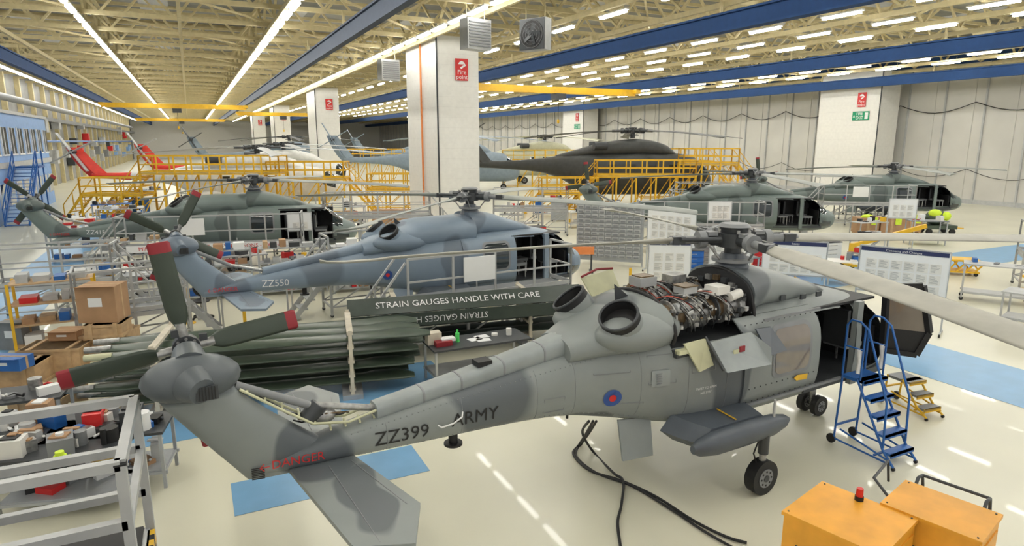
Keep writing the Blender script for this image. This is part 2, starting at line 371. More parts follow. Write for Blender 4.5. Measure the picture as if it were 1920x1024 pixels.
def wildcat(name,loc,head,C,BL,angs,serial,fg=False,open_c=True,trot=8,sx_=1.):
    b=B()
    xs=sorted(set([round(3.95-.0815*i,4) for i in range(140)]+[1.0,2.05,2.2,3.0,EA,EB]),reverse=True); xs=[x for x in xs if x>=-7.4]
    rings=[ring(x,interp(ST,x)) for x in xs]
    def skip(c):
        if fg and EA<c.x<EB and c.z>2.2: return True
        if not open_c: return False
        return (1.0<c.x<2.05 and c.y<-.6 and 1.1<c.z<2.36) or (2.2<c.x<3.0 and c.y<-.5 and 1.15<c.z<2.3)
    def mf(c):
        if 2.75<c.x<3.4 and c.z>1.62+(.0 if abs(c.y)<.6 else .05) and abs(c.y)>.05: return GLASS
        if not open_c and 2.15<c.x<2.7 and 1.6<c.z<2.2: return GLASS
        if open_c and 2.2<c.x<3.0 and c.y>.5 and 1.5<c.z<2.2: return GLASS
        if 3.0<c.x<3.6 and abs(c.y)>.4 and 1.05<c.z<1.3: return GLASS
    b.loft(rings,C,skip=skip,mfn=mf)
    if open_c:
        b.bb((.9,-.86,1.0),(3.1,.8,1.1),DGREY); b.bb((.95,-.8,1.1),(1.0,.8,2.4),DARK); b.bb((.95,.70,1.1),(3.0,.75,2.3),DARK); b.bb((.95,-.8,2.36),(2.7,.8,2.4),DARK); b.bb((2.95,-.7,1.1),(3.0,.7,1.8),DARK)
        for sx,sy_ in((1.25,.2),(1.25,-.35),(2.35,-.42),(2.35,.42),(1.7,.3)):
            b.bb((sx-.05,sy_-.22,1.45),(sx+.4,sy_+.22,1.53),MGREY); b.bb((sx-.1,sy_-.22,1.5),(sx-.02,sy_+.22,2.15),DGREY)
            for q in(-.2,.2): b.bar((sx+.35,sy_+q,1.1),(sx+.35,sy_+q,1.5),.03,METAL)
            b.bar((sx-.02,sy_-.1,1.6),(sx-.02,sy_-.1,2.1),.05,LGREY)
        b.bb((2.05,-.93,.95),(2.2,-.84,2.4),C)
        dr=[]
        for x in frange(-.72,1.02,8): dr.append([Vector((x,-(sidey(x,z)+o),z)) for z,o in [(1.15+1.3*i/8,.03) for i in range(9)]]+[Vector((x,-(sidey(x,z)+.0),z)) for z in [2.45-1.3*i/8 for i in range(9)]])
        b.loft(dr,C)
    def rpanel(x0,x1,z0,z1,m,off,r=.1):
        vs=[];fs=[];n=14
        zs=[z0+r*(1-math.cos(rad(90*i/4))) for i in range(5)]+[z0+r+(z1-z0-2*r)*i/6 for i in range(1,6)]+[z1-r*(1-math.cos(rad(90*(4-i)/4))) for i in range(5)]
        for z in zs:
            dz=min(z-z0,z1-z); dx=r-math.sqrt(max(0,r*r-(r-dz)**2)) if dz<r else 0
            for i in range(5): x=x0+dx+(x1-x0-2*dx)*i/4; vs.append(side(Vector((x,0,z)),off))
        for j in range(len(zs)-1):
            for i in range(4): fs.append((j*5+i,j*5+i+1,j*5+i+6,j*5+i+5))
        b.add(vs,fs,m,True)
    rpanel(-.12,.80,1.48,2.30,MGREY,.036,.14); rpanel(-.06,.74,1.54,2.24,WIN if fg else GLASS,.042,.12)
    if fg:
        for x in(-.72,1.02): b.bar(side(Vector((x,0,1.15)),.035),side(Vector((x,0,2.3)),.035),.015,DGREY)
        for x in frange(-.6,.9,12):
            for z in(1.2,1.42,2.36): b.box(side(Vector((x,0,z)),.034),(.015,.01,.015),DGREY)
        b.bar((-.3,-.93,2.42),(1.0,-.93,2.44),.035,MGREY); b.bar((-1.3,-.975,1.16),(2.1,-.975,1.16),.04,MGREY)
        fpts=[(3.0,-.88,1.4),(3.3,-1.3,1.38),(3.38,-1.42,1.8),(3.22,-1.3,2.62),(2.95,-.85,2.55)]
        for i in range(5): b.bar(fpts[i],fpts[(i+1)%5],.09,BLACK)
        b.ext([fpts[0],fpts[1],fpts[2],(3.03,-.88,1.8)],(.03,0,0),BLACK); b.add([(3.03,-.88,1.8),fpts[2],fpts[3],fpts[4]],[(0,1,2,3)],WIN)
        for x in(-1.05,-1.75,-2.45,-3.35,-3.9,-4.95,-5.9): 
            z0,z1,hw,e=interp(ST,x); zz=frange(z0+.06,(z1 if x<-2 else 2.2)-.06,12)
            b.tube([side(Vector((x,0,z)),.001) for z in zz],.004,MGREY,4)
        for x in frange(-6.3,-1.2,70):
            z0,z1,hw,e=interp(ST,x)
            for f in(.12,.86): 
                if x<-2.1 or f<.5: b.box(side(Vector((x,0,z0+(z1-z0)*f)),.003),(.011,.01,.011),MGREY)
        for (x0,x1_,z0,z1) in((-2.35,-1.95,1.75,2.15),(-3.1,-2.6,1.95,2.2),(-1.7,-1.3,1.85,2.1),(-3.8,-3.5,1.5,1.7),(-2.7,-2.4,1.25,1.5)):
            c=[side(Vector((x,0,z)),.003) for x,z in((x0,z0),(x1_,z0),(x1_,z1),(x0,z1),(x0,z0))]
            for i in range(4): b.bar(c[i],c[i+1],.007,MGREY)
        rpanel(-2.32,-2.05,1.72,1.95,PANEL,.012,.02)
        for i in range(5): b.box(side(Vector((-2.2,0,1.76+.035*i)),.016),(.12,.01,.01),MGREY)
        b.text('TWIST TO OPEN',.05,face_mat((-1.45,0,1.6),(1,0,0),(0,0,1)),LETW,side); b.text('NO STEP',.05,face_mat((-1.45,0,1.53),(1,0,0),(0,0,1)),LETW,side)
        b.ext([side(Vector((x,0,z)),.05) for x,z in((.46,1.36),(.72,1.34),(.72,1.43),(.46,1.45),(.4,1.41))],(0,-.01,0),YEL)
    # spine
    SP=[(-3.0,2.2,2.52,.30,3),(-3.6,2.1,2.38,.21,3.2),(-4.6,1.98,2.2,.17,3.4),(-5.97,1.8,1.99,.14,3.4)]
    b.loft([ring(x,interp(SP,x),20) for x in frange(-3.0,-5.97,24)],PANEL if fg else C)
    if fg:
        for x in(-3.7,-4.3,-4.9,-5.4): b.loft([ring(xx,[interp(SP,x)[0],interp(SP,x)[1]+.006,interp(SP,x)[2]+.006,3.3],20) for xx in(x,x+.025)],MGREY)
        b.bb((-4.62,-.09,2.2),(-4.42,.09,2.27),BLACK)
    # fin
    FN=[(1.42,-6.2,-7.42,.12),(1.6,-6.45,-7.55,.14),(1.8,-6.72,-7.7,.15),(2.1,-7.08,-7.92,.15),(2.4,-7.4,-8.13,.17),(2.6,-7.5,-8.24,.18),(2.78,-7.6,-8.2,.14)]
    fr=[]
    for z,xa,xb,w in FN:
        pts=[]; n=12
        for i in range(n*2):
            t=2*math.pi*i/(2*n); c=math.cos(t); x=(xa+xb)/2+(xa-xb)/2*c; pts.append(Vector((x,w*math.copysign(abs(math.sin(t))**.7,math.sin(t)) if abs(math.sin(t))>1e-6 else 0,z)))
        fr.append(pts)
    b.loft(fr,C)
    b.cyl((-7.45,0,2.5),(-6.72,0,2.12),.045,MGREY); b.cyl((-6.72,0,2.12),(-5.95,0,1.92),.04,METAL)
    if fg:
        for s in(-.1,.1):
            b.tube([(-7.42,s,2.48),(-7.0,s,2.15),(-6.7,s,1.93),(-6.3,s,1.86),(-5.97,s,1.93)],.016,PRIM,6)
        for i in range(9):
            t=i/8; x=-7.35+1.35*t; z=2.43-.62*min(1,t*1.6)+ (.06*max(0,t-.6)); b.bar((x,-.1,z),(x+.03,.1,z),.022,PRIM)
        b.cyl((-6.75,0,1.95),(-6.6,0,2.1),.1,DGREY); b.ell((-6.55,.02,1.95),(.14,.1,.09),METAL,10,6)
        b.tube([(-7.3,.12,2.36),(-6.9,.14,2.0),(-6.5,.13,1.9)],.02,DGREY,6)
        for i in range(8): b.tube([(-6.9+.05*i,-.06,2.0),(-6.8+.07*i,.0,1.93+.02*(i%3)),(-6.6+.05*i,.08,1.9)],.01,BRASS if i%2 else BLACK,5)
    # tail gearbox
    b.ell((-7.85,-.02,2.66),(.47,.27,.25),C); b.cyl((-7.85,0,2.75),(-7.85,.3,2.83),.2,C,.15,n=20); b.cyl((-7.85,-.2,2.66),(-7.78,-.36,2.62),.2,C,.13,n=18)
    b.box((-7.74,-.37,2.60),(.2,.03,.14),DGREY)
    for i in range(6): b.box((-7.81+.028*i,-.39,2.60),(.008,.02,.13),BLACK)
    ty,tz=.42,2.86
    b.cyl((-7.85,.25,tz),(-7.85,ty+.08,tz),.07,DGREY); b.cyl((-7.85,ty-.05,tz),(-7.85,ty+.06,tz),.14,DGREY,n=16); b.cyl((-7.85,ty+.06,tz),(-7.85,ty+.16,tz),.06,METAL)
    for i in range(8): t=i*.785; b.cyl((-7.85+.11*math.cos(t),ty-.08,tz+.11*math.sin(t)),(-7.85+.11*math.cos(t),ty+.1,tz+.11*math.sin(t)),.016,METAL,n=6)
    for k in range(4):
        t=rad(trot+90*k); d=Vector((math.cos(t),0,math.sin(t))); q=Vector((-math.sin(t),0,math.cos(t))); o=Vector((-7.85,ty,tz)); yv=Vector((0,1,0)); rr=[]
        b.cyl(o+d*.08,o+d*.28,.05,METAL,n=10); b.box(o+d*.18+q*.07,(.08,.06,.08),DGREY)
        for r,c in((.22,.08),(.34,.2),(.45,.22),(1.04,.22),(1.045,.22),(1.14,.22),(1.16,.19)):
            tw=rad(22-10*r); qq=q*math.cos(tw)+yv*math.sin(tw); nn=yv*math.cos(tw)-q*math.sin(tw); rr.append([o+d*r+qq*(c/2*math.cos(u))+nn*(.018*math.sin(u)) for u in [2*math.pi*i/8 for i in range(8)]])
        b.loft(rr[:5],TGRN); b.loft(rr[4:],DRED)
    # stabiliser
    for s in(-1,1):
        zz=.02 if s>0 else -.07
        pts=[(-6.3,s*.12,1.5+zz),(-6.0,s*1.5,1.50+zz),(-6.28,s*2.08,1.49+zz),(-6.78,s*1.85,1.49+zz),(-7.0,s*.12,1.5+zz)]
        b.ext(pts,(0,0,.05),C)
        b.bar((-6.35,s*.3,1.553+zz),(-6.12,s*1.45,1.548+zz),.007,MGREY); b.bar((-6.6,s*.3,1.553+zz),(-6.55,s*1.9,1.54+zz),.007,MGREY)
    # gear, sponson
    for s in(-1,1):
        rs=[]
        for y,x0,x1_,z0,z1 in((.75,-.4,-2.1,.82,1.22),(1.1,-.45,-2.0,.82,1.2),(1.32,-.5,-1.9,.84,1.18)):
            rs.append([Vector((x,s*y,z)) for x,z in((x0,(z0+z1)/2),(x0-.2,z1),(x1_+.2,z1),(x1_,(z0+z1)/2),(x1_+.25,z0),(x0-.2,z0))])
        b.loft(rs,SPON,smooth=False)
        pod=[]
        for t,r in((0,.03),(.06,.1),(.2,.16),(.5,.18),(.8,.17),(.94,.12),(1,.06)):
            x=-.15-1.95*t; pod.append([Vector((x,s*1.38+r*.8*math.cos(u),1.0+r*math.sin(u))) for u in [2*math.pi*i/14 for i in range(14)]])
        b.loft(pod,SPON)
        b.cyl((-.72,s*1.42,.45),(-.72,s*1.42,.9),.05,METAL); b.cyl((-.72,s*1.42,.62),(-.72,s*1.42,.95),.075,DGREY)
        b.bar((-.72,s*1.42,.5),(-.72,s*1.28,.28),.06,DGREY); b.tube([(-.8,s*1.4,.85),(-.9,s*1.4,.65),(-.78,s*1.4,.4)],.012,BLACK,5)
        b.cyl((-.72,s*1.25,.26),(-.72,s*1.5,.26),.04,METAL); wheel(b,-.72,s*1.42,.26,.17)
        b.bar((-1.2,s*1.3,1.2),(-1.2,s*.95,1.225),.02,YEL,.01); b.cyl((-.55,s*1.42,1.1),(-.55,s*1.42,1.4),.02,LGREY,n=8)
        wheel(b,2.45,s*.14,.19,.11)
    b.cyl((2.45,0,.19),(2.45,0,.95),.055,METAL); b.cyl((2.45,-.16,.19),(2.45,.16,.19),.035,DGREY)
    b.ext([(-2.1,-.55,1.15),(-2.65,-.5,1.2),(-2.75,-.75,.72),(-2.25,-.8,.7)],(0,.03,0),C)
    b.cyl((-4.95,0,1.22),(-4.95,0,1.4),.06,BLACK,n=12); b.cyl((-4.95,0,1.2),(-4.95,0,1.23),.12,BLACK,n=16); b.cyl((-3.1,.1,1.1),(-3.1,.1,1.3),.02,BLACK)
    if fg: b.tube([(-5.28,-.30,1.66),(-5.25,-.34,1.64),(-5.1,-.35,1.66),(-4.98,-.35,1.72),(-4.95,-.3,1.76)],.010,LETW,6)
    # cowling front (pylon)
    CF=[(2.1,2.4,2.48,.3,2.4),(1.7,2.4,2.66,.42,2.5),(1.1,2.4,2.84,.52,2.5),(.6,2.4,3.0,.6,2.5),(.1,2.4,3.08,.64,2.4),(-.25,2.3,3.08,.70,2.4)]
    b.loft([ring(x,interp(CF,x),30) for x in frange(2.1,-.25,24)],C)
    if fg:
        b.bar((.35,-.52,2.78),(1.5,-.37,2.66),.015,YEL); b.bar((1.5,-.37,2.66),(1.6,.0,2.71),.015,YEL)
        for x,z in((.5,2.6),(1.0,2.56),(1.4,2.56)): b.box((x,-.62,z),(.12,.03,.08),DGREY)
    b.cyl((0,0,3.0),(0,0,3.28),.3,SPON,.17,n=20)
    opn=fg
    CRS=[(EA,2.1,2.86,.82,2.5),(-2.4,2.1,2.76,.77,2.4),(-2.9,2.1,2.58,.60,2.3),(-3.4,2.05,2.42,.38,2.3)] if opn else [(-.2,2.2,3.0,.80,2.5),(-1.9,2.2,2.94,.82,2.5),(-2.4,2.15,2.80,.76,2.4),(-2.9,2.1,2.6,.60,2.3),(-3.4,2.05,2.42,.38,2.3)]
    b.loft([ring(x,interp(CRS,x),30) for x in frange(CRS[0][0],-3.4,22)],C)
    # exhausts
    for s in(-1,1):
        b.ell((-2.35,s*.50,2.45),(.72 if opn else .85,.38,.27),C)
        p0=Vector((-2.55,s*.48,2.42)); p1=Vector((-2.78,s*.58,2.76)); L,d,aa,bb_=b.fr(p0,p1)
        b.cyl(p0,p1-d*.1,.30,C,.275,n=28,cap=False)
        b.cyl(p1-d*.11,p1,.27,BLACK,.275,n=28,cap=False); b.cyl(p0+d*.15,p1-d*.02,.22,BLACK,.25,n=28,cap=False); b.cyl(p0+d*.27,p0+d*.28,.255,BLACK,n=24)
        b.tube([p1+aa*.262*math.cos(t)+bb_*.262*math.sin(t) for t in [2*math.pi*i/28 for i in range(29)]],.02,DGREY,6)
    b.ext([(-2.35,0,2.72),(-2.1,0,2.8),(-2.38,0,3.02)],(0,.02,0),DGREY)
    if opn:
        for x,w,zt_ in((EA,.83,.46),(EB,.72,.64),(-1.1,.80,.40)):
            pts=[(x,w*math.cos(t),2.42+zt_*math.sin(t)) for t in frange(-.3,math.pi+.3,20)]
            if x!=-1.1: b.tube(pts,.03,BLACK,6)
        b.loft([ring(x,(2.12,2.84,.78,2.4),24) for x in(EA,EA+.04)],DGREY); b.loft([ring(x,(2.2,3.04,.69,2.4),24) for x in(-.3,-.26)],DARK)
        for k in range(9):
            t=.25+k*.33; b.box((-.33,.5*math.cos(t),2.55+.36*math.sin(t)),(.06,.1,.08),[METAL,BRASS,DGREY][k%3])
        b.bb((EA,-.88,2.1),(EB,.88,2.2),DGREY); b.bb((EA,-.05,2.2),(EB,.05,2.6),DGREY)
        b.bb((EA,-.93,2.16),(EB,-.84,2.22),PRIM)
        rnd=random.Random(3)
        for s in(-1,1):
            y=s*.42; zc=2.56
            b.cyl((-1.9,y,zc),(-1.5,y,zc),.19,BRASS,.17,n=18); b.cyl((-1.5,y,zc),(-1.15,y,zc),.2,METAL,.22,n=18); b.cyl((-1.15,y,zc),(-.75,y,zc+.01),.18,BRASS,.15,n=18); b.cyl((-.75,y,zc+.01),(-.35,y,zc+.01),.16,METAL,.2,n=18)
            for xx in(-1.8,-1.55,-1.3,-1.16,-.95,-.76,-.5): b.cyl((xx,y,zc),(xx+.03,y,zc),.235,METAL if xx!=-.95 else DGREY,n=20)
            for i in range(130):
                x=rnd.uniform(-1.88,-.33); t=rnd.uniform(-.6,math.pi+.6); r=rnd.uniform(.2,.28); m=rnd.choice([METAL,DGREY,LGREY,WHITE,BLACK,METAL,DGREY,BRASS])
                c=(x,y+r*math.cos(t),zc+r*math.sin(t)); q=rnd.uniform(.02,.075)
                if i%2: b.box(c,(q*1.4,q,q),m,r=rnd.uniform(0,1))
                else: b.cyl(c,(c[0]+q,c[1]+rnd.uniform(-.05,.05),c[2]+q*.6),q*.4,m,n=8)
            for i in range(50):
                x0=rnd.uniform(-1.88,-.8); x2=x0+rnd.uniform(.2,.5); t0=rnd.uniform(-.4,3.4); r=.27
                pts=[(x0+(x2-x0)*u,y+(r+.02*math.sin(5*u))*math.cos(t0+u*1.5),zc+(r+.02)*math.sin(t0+u*1.5)) for u in frange(0,1,6)]
                b.tube(pts,.008,rnd.choice([HOSE,BLACK,METAL,DGREY,LGREY,METAL,BLACK]),5)
        b.box((-1.35,-.35,2.90),(.26,.22,.1),LGREY); b.box((-1.35,-.35,2.96),(.28,.24,.02),BRASS); b.box((-1.55,.35,2.92),(.32,.28,.14),LGREY);b.box((-1.55,.35,3.0),(.26,.22,.02),BRASS); b.box((-.8,-.45,2.86),(.26,.26,.12),WHITE); b.cyl((-.72,-.62,2.76),(-.5,-.62,2.80),.07,WHITE); b.box((-.9,.35,2.9),(.3,.24,.12),METAL); b.cyl((-1.75,-.55,2.7),(-1.6,-.55,2.7),.08,LGREY)
        b.ext([(-1.45,-.95,2.28),(-.62,-.95,2.30),(-.55,-1.25,2.14),(-.6,-1.32,1.92),(-1.5,-1.32,1.96)],(0,-.03,.0),PANEL)
        b.ext([(-1.88,-.88,2.30),(-1.52,-.92,2.33),(-1.47,-1.05,1.98),(-1.68,-1.0,1.90)],(0,-.03,0),PRIM); b.ext([(-.55,-.97,2.34),(-.2,-.95,2.32),(-.12,-1.2,2.02),(-.5,-1.22,2.0)],(0,-.03,0),SPON)
        b.box((-1.0,-1.15,2.16),(.1,.02,.08),DRED); b.box((-1.12,-1.15,2.13),(.1,.02,.07),PRIM); b.bar((-1.5,-.92,2.35),(-1.52,-1.3,1.98),.03,DGREY)
        b.ext([(-2.1,.75,2.5),(-1.5,.8,2.5),(-1.5,1.15,2.95),(-2.2,1.05,2.9)],(0,.03,0),PRIM); b.tube([(-2.2,1.05,2.92),(-1.8,1.18,2.98),(-1.5,1.15,2.97)],.02,DRED,5)
    hub(b,3.5,[rad(a) for a in angs],MGREY,DGREY)
    for a in angs: blade(b,rad(a),BL,3.5)
    T=lambda s_,sz,x,z,m,fn=side: b.text(s_,sz,face_mat((x,0,z),(1,0,-.02),(0.02,0,1)),m,fn)
    T(serial,.24,-5.72,1.62,LETT if fg else LETW)
    if fg: T('ARMY',.24,-4.78,1.66,LETT)
    fl=lambda p: Vector((p.x,-(max(sidey(max(p.x,-7.0),1.555),.15)+.012),p.z))
    T('DANGER',.14,-6.9,1.58,LETR,fl); T('\u2190',.14,-7.25,1.58,LETR,fl)
    if fg:
        for i in range(7): b.bar((-7.38-.0,-.13,1.45+.02*i),(-7.25,-.15,1.45+.02*i),.008,BLACK)
    for r,m,o in((.125,RBLUE,.012),(.05,RED,.018)):
        vs=[side(Vector((-2.84+r*math.cos(t),0,1.60+r*math.sin(t))),o) for t in [2*math.pi*i/28 for i in range(28)]]; b.add(vs,[tuple(range(28))],m)
    o=b.done(name,(loc[0],loc[1],0),wr(head)); o.scale=(sx_,1,1); return o
def hl(h,x,y):
    t=rad(h[1]); return ab(h[0][0]+x*math.cos(t)-y*math.sin(t),h[0][1]+x*math.sin(t)+y*math.cos(t))
H1=((3.53,10.1),30);H2=((-1.2,18.2),30);H3=((-10.35,25.8),14);H4=((11.6,31.2),-6);H5=((23.6,40),-10)
wildcat('helicopter',ab(*H1[0]),H1[1],C1,BLADE,(-20,70,160,250),'ZZ399',fg=True)
wildcat('helicopter',ab(*H2[0]),H2[1],C2,BLADE2,(219,309,39,129),'ZZ550',trot=-30,sx_=.95)
wildcat('helicopter',ab(*H3[0]),H3[1],C3,BLADE2,(-20,70,160,250),'ZZ415',trot=50)
wildcat('helicopter',ab(*H4[0]),H4[1],C3,BLADE2,(10,100,190,280),'ZZ401',open_c=True)
wildcat('helicopter',ab(*H5[0]),H5[1],C3,BLADE2,(5,95,185,275),'ZZ406',open_c=True)
MS=[(6.3,1.6,2.2,.2,2.2),(6.0,1.2,2.7,.7,2.4),(5.3,.95,3.3,1.1,2.7),(4.5,.9,3.8,1.3,3),(2,.9,4.0,1.35,3.2),(-2,.9,4.0,1.35,3.2),(-4.0,1.2,3.9,1.2,3),(-5.5,2.0,3.8,.8,2.8),(-7,2.5,3.6,.5,2.6),(-10,2.8,3.4,.32,2.4),(-12,2.9,3.4,.25,2.4)]
def merlin(name,loc,head,CB,CT,BLm,zs=1.,angs=(10,82,154,226,298)):
    b=B(); b.loft([ring(x,interp(MS,x),32) for x in frange(6.3,-12,70)],CB,mfn=lambda c:(GLASS if (4.9<c.x<5.9 and c.z>2.3) or (abs((c.x+1)%1.6-.8)<.3 and 2.5<c.z<3.2 and -2<c.x<3.6) else (CT if c.x<-9 else None)))
    CM=[(3.4,3.7,3.95,.5,2.4),(2.5,3.7,4.6,.9,2.5),(0.5,3.7,5.0,1.0,2.5),(-2,3.7,4.8,1.0,2.5),(-4.5,3.6,4.2,.6,2.4),(-6,3.5,3.8,.3,2.3)]
    b.loft([ring(x,interp(CM,x),24) for x in frange(3.4,-6,24)],CB)
    rs=[]
    for z,xa,xb,w in((2.9,-10.6,-12.2,.25),(3.6,-11.2,-12.8,.24),(4.6,-12.0,-13.4,.2),(5.6,-12.7,-13.8,.15)): rs.append([Vector((xa,0,z)),Vector(((xa+xb)/2,w,z)),Vector((xb,.03,z)),Vector(((xa+xb)/2,-w,z))])
    b.loft(rs,CT,smooth=False)
    b.ext([(-11.2,0,3.1),(-12.2,0,3.1),(-12.3,2.2,3.1),(-11.7,2.2,3.1)],(0,0,.08),CT)
    for k in range(4):
        t=rad(30+90*k); d=Vector((math.cos(t),0,math.sin(t))); b.bar(Vector((-13.1,-.4,5.2)),Vector((-13.1,-.4,5.2))+d*1.9,.3,BLm,.06)
    b.cyl((-13.1,-.5,5.2),(-13.1,0,5.2),.2,DGREY)
    for s in(-1,1):
        b.ell((-3,s*1.35,1.4),(1.3,.45,.5),CB); wheel(b,-2.8,s*1.5,.4,.3); wheel(b,4.6,s*.2,.32,.2); b.cyl((-2.8,s*1.5,.4),(-2.8,s*1.4,1.2),.08,METAL)
        b.cyl((-2.2,s*.9,4.5),(-3.2,s*1.15,4.5),.3,DGREY,.3)
    b.cyl((4.6,0,.3),(4.6,0,1.1),.08,METAL)
    hub(b,5.6,[rad(a) for a in angs],DGREY,DGREY,1.5)
    for a in angs: blade(b,rad(a),BLm,5.6,R=9.3,ch=.6,root=1.6,droop=.55)
    o=b.done(name,(*loc,0),wr(head)); o.scale=(1,1,zs)
WB=mat('heli_white',(.75,.75,.72),.4); RB=mat('heli_red',(.75,.04,.02),.4); CRB=mat('heli_cream',(.50,.50,.36),.5); GB=mat('heli_bluegrey',(.22,.28,.34),.5)
merlin('transport_helicopter',ab(9.4,51),2,MERL,MERL,MERL,1.04)
merlin('transport_helicopter',ab(-18.4,47),0,WB,RB,LGREY,.82)
merlin('transport_helicopter',ab(-21,60),0,WB,RB,LGREY,.85)
merlin('transport_helicopter',ab(4,80),10,CRB,CRB,CRB)
merlin('transport_helicopter',ab(-5.5,68),0,GB,GB,GB)
merlin('transport_helicopter',ab(-30,88),0,GB,GB,DGREY)
merlin('transport_helicopter',ab(-12,104),0,GB,GB,GB)
# ================= PLATFORMS
def railing(b,p0,p1,z,m,h=1.1,post=1.2,w=.05):
    p0=Vector((*p0,z));p1=Vector((*p1,z)); L=(p1-p0).length; n=max(1,round(L/post)); up=Vector((0,0,h))
    for i in range(n+1): q=p0.lerp(p1,i/n); b.bar(q,q+up,w,m)
    b.bar(p0+up,p1+up,w,m); b.bar(p0+up*.5,p1+up*.5,w*.8,m); b.bar(p0+up*.08,p1+up*.08,w*.5,m,.1)
def platform(name,loc,rot,L,D,h,m=ALUL,deck=MGREY,stair=None,rails='fblr',sign=None,w=.05,board=False):
    b=B(); b.bb((-L/2,-D/2,h-.1),(L/2,D/2,h),m); b.bb((-L/2+.04,-D/2+.04,h),(L/2-.04,D/2-.04,h+.015),deck)
    n=max(1,round(L/1.5))
    for i in range(n+1):
        x=-L/2+L*i/n
        for y in(-D/2,D/2): b.bar((x,y,.06),(x,y,h),w*1.3,m); b.cyl((x,y-.02,.05),(x,y+.02,.05),.05,DGREY,n=10)
        b.bar((x,-D/2,.3),(x,D/2,.3),w,m)
        if i<n:
            for y in(-D/2,D/2): b.bar((x,y,.3),(x+L/n,y,h-.1),w*.7,m); b.bar((x,y,.3),(x+L/n,y,.3),w*.8,m)
    R={'f':((-L/2,-D/2),(L/2,-D/2)),'b':((-L/2,D/2),(L/2,D/2)),'l':((-L/2,-D/2),(-L/2,D/2)),'r':((L/2,-D/2),(L/2,D/2))}
    for r in rails: railing(b,*R[r],h,m,w=w)
    if stair:
        s=-1 if stair=='l' else 1; x0=s*L/2; run=h*.85; n=max(2,int(h/.22))
        for i in range(n): b.box((x0+s*run*(i+.5)/n,0,h-h*(i+1)/n+.05),(.22,D*.7,.04),m)
        for y in(-D*.36,D*.36):
            b.bar((x0,y,h),(x0+s*run,y,.03),.04,m,.14); b.bar((x0,y,h+1.0),(x0+s*run,y,.95),.045,m); b.bar((x0+s*run,y,0),(x0+s*run,y,.97),.045,m); b.bar((x0+s*run*.5,y,h*.5),(x0+s*run*.5,y,h*.5+1),.045,m)
    if board: b.box((-L*.1,-D/2-.05,h+.72),(.85,.04,.6),PAPER)
    if sign: 
        b.box((0,-D/2-.05,h-.02),(L*.9,.03,.24),PAPER); b.text(sign,.2,face_mat((0,-D/2-.075,h-.02),(1,0,0),(0,0,1)),LETR)
    return b.done(name,loc,rot)
platform('access_platform',hl(H2,-.6,-2.1),wr(30),4.6,1.0,1.25,stair='l',rails='fr',board=True)
platform('access_platform',hl(H2,-.6,2.3),wr(30),6,1.0,1.25,stair='l',rails='bl')
platform('access_platform',hl(H3,-1.2,-2.1),wr(14),6.2,1.1,1.3,stair='l',rails='flr',sign='MIN 2 PERSONS TO MOVE   MAX 4 PERSONS - 600 Kgs',board=True)
platform('access_platform',hl(H3,.4,2.2),wr(14),6,1.1,1.5,rails='blr')
platform('access_platform',hl(H4,-2.8,-2.2),wr(-6),5.5,1.1,1.25,stair='l',rails='flr')
platform('access_platform',hl(H4,-.5,2.3),wr(-6),6,1.1,1.4,rails='blr',stair='r')
platform('access_platform',hl(H5,-2.2,-2.2),wr(-10),5,1.1,1.4,rails='flr',stair='l',board=True)
platform('access_platform',hl(H5,-1,2.3),wr(-10),5.5,1.1,1.6,rails='blr')
platform('access_platform',ab(-13.2,18.2),wr(20),3.0,1.0,1.0,rails='fblr',stair='r')
platform('access_platform',ab(-9.5,15.6),wr(31),2.4,1.0,.9,rails='fbl',stair='r')
platform('access_platform',ab(18.6,21.5),wr(-30),2.0,1.4,1.2,rails='fblr')
platform('access_platform',ab(1,35),wr(0),4,1.2,1.4,rails='fblr')
platform('access_platform',ab(-6.5,31),wr(10),5,1.2,1.5,rails='fblr',stair='r')
platform('access_platform',ab(11.5,37),wr(0),4,1.2,1.6,rails='fblr',stair='l')
for (a,bb_,L,h,st) in((9.5,46.5,7,2.6,'l'),(14.5,48,4,3.4,'r'),(4.0,46,4,1.4,'l'),(-19.5,42.5,9,3.0,'l'),(-13.5,43,5,2.6,'r'),(-26,42.5,4,1.6,'l'),(-8.5,47.5,4,1.6,'r'),(3,70,8,3,'r'),(-18,78,10,3,'r'),(14,55.5,6,3.3,'r')):
    platform('maintenance_platform',ab(a,bb_),wr(0 if a!=4 else 5),L,1.6,h,m=YEL,deck=MGREY,stair=st,w=.08)
# ================= FOREGROUND STAGING (lower-left)
b=B(); x0,x1,y0,y1,y2=-4.6,-.72,3.6,5.58,7.05; dz=1.45; w=.08
b.bb((x0,y0,dz-.14),(x1,y1-.05,dz),ALUL); b.bb((x0,y0,dz),(x1-.06,y1-.06,dz+.02),BLACK)
b.bb((x0,y1,dz-.5),(x1,y2,dz-.36),ALUL); b.bb((x0,y1,dz-.36),(x1-.06,y2,dz-.34),BLACK)
for y in(y1,y2): 
    z0=dz-.36
    for x in(x1,x1-1.45,x1-2.9): b.bar((x,y,0),(x,y,2.5),w,ALUL); b.bb((x-.045,y-.045,2.5),(x+.045,y+.045,2.515),BLACK)
    for z in(2.5,1.98,1.5): b.bar((x0,y,z),(x1,y,z),w,ALUL)
b.bar((x1,y1,2.5),(x1,y2,2.5),w,ALUL); b.bar((x1,y1,1.95),(x1,y2,1.95),w*.8,ALUL); b.bar((x1,y1,.6),(x1,y2,.6),w,ALUL); b.bar((x1,y1,.15),(x1,y2,1.0),w*.7,ALUL)
for i in range(14): b.bb((x1-.02,y1+.1*i,dz-.5),(x1+.045,y1+.1*i+.1,dz-.36),YEL if i%2 else BLACK)
for i in range(18): b.bb((x1+.0,y0+.11*i,dz-.12),(x1+.045,y0+.11*i+.11,dz+.0),YEL if i%2 else BLACK)
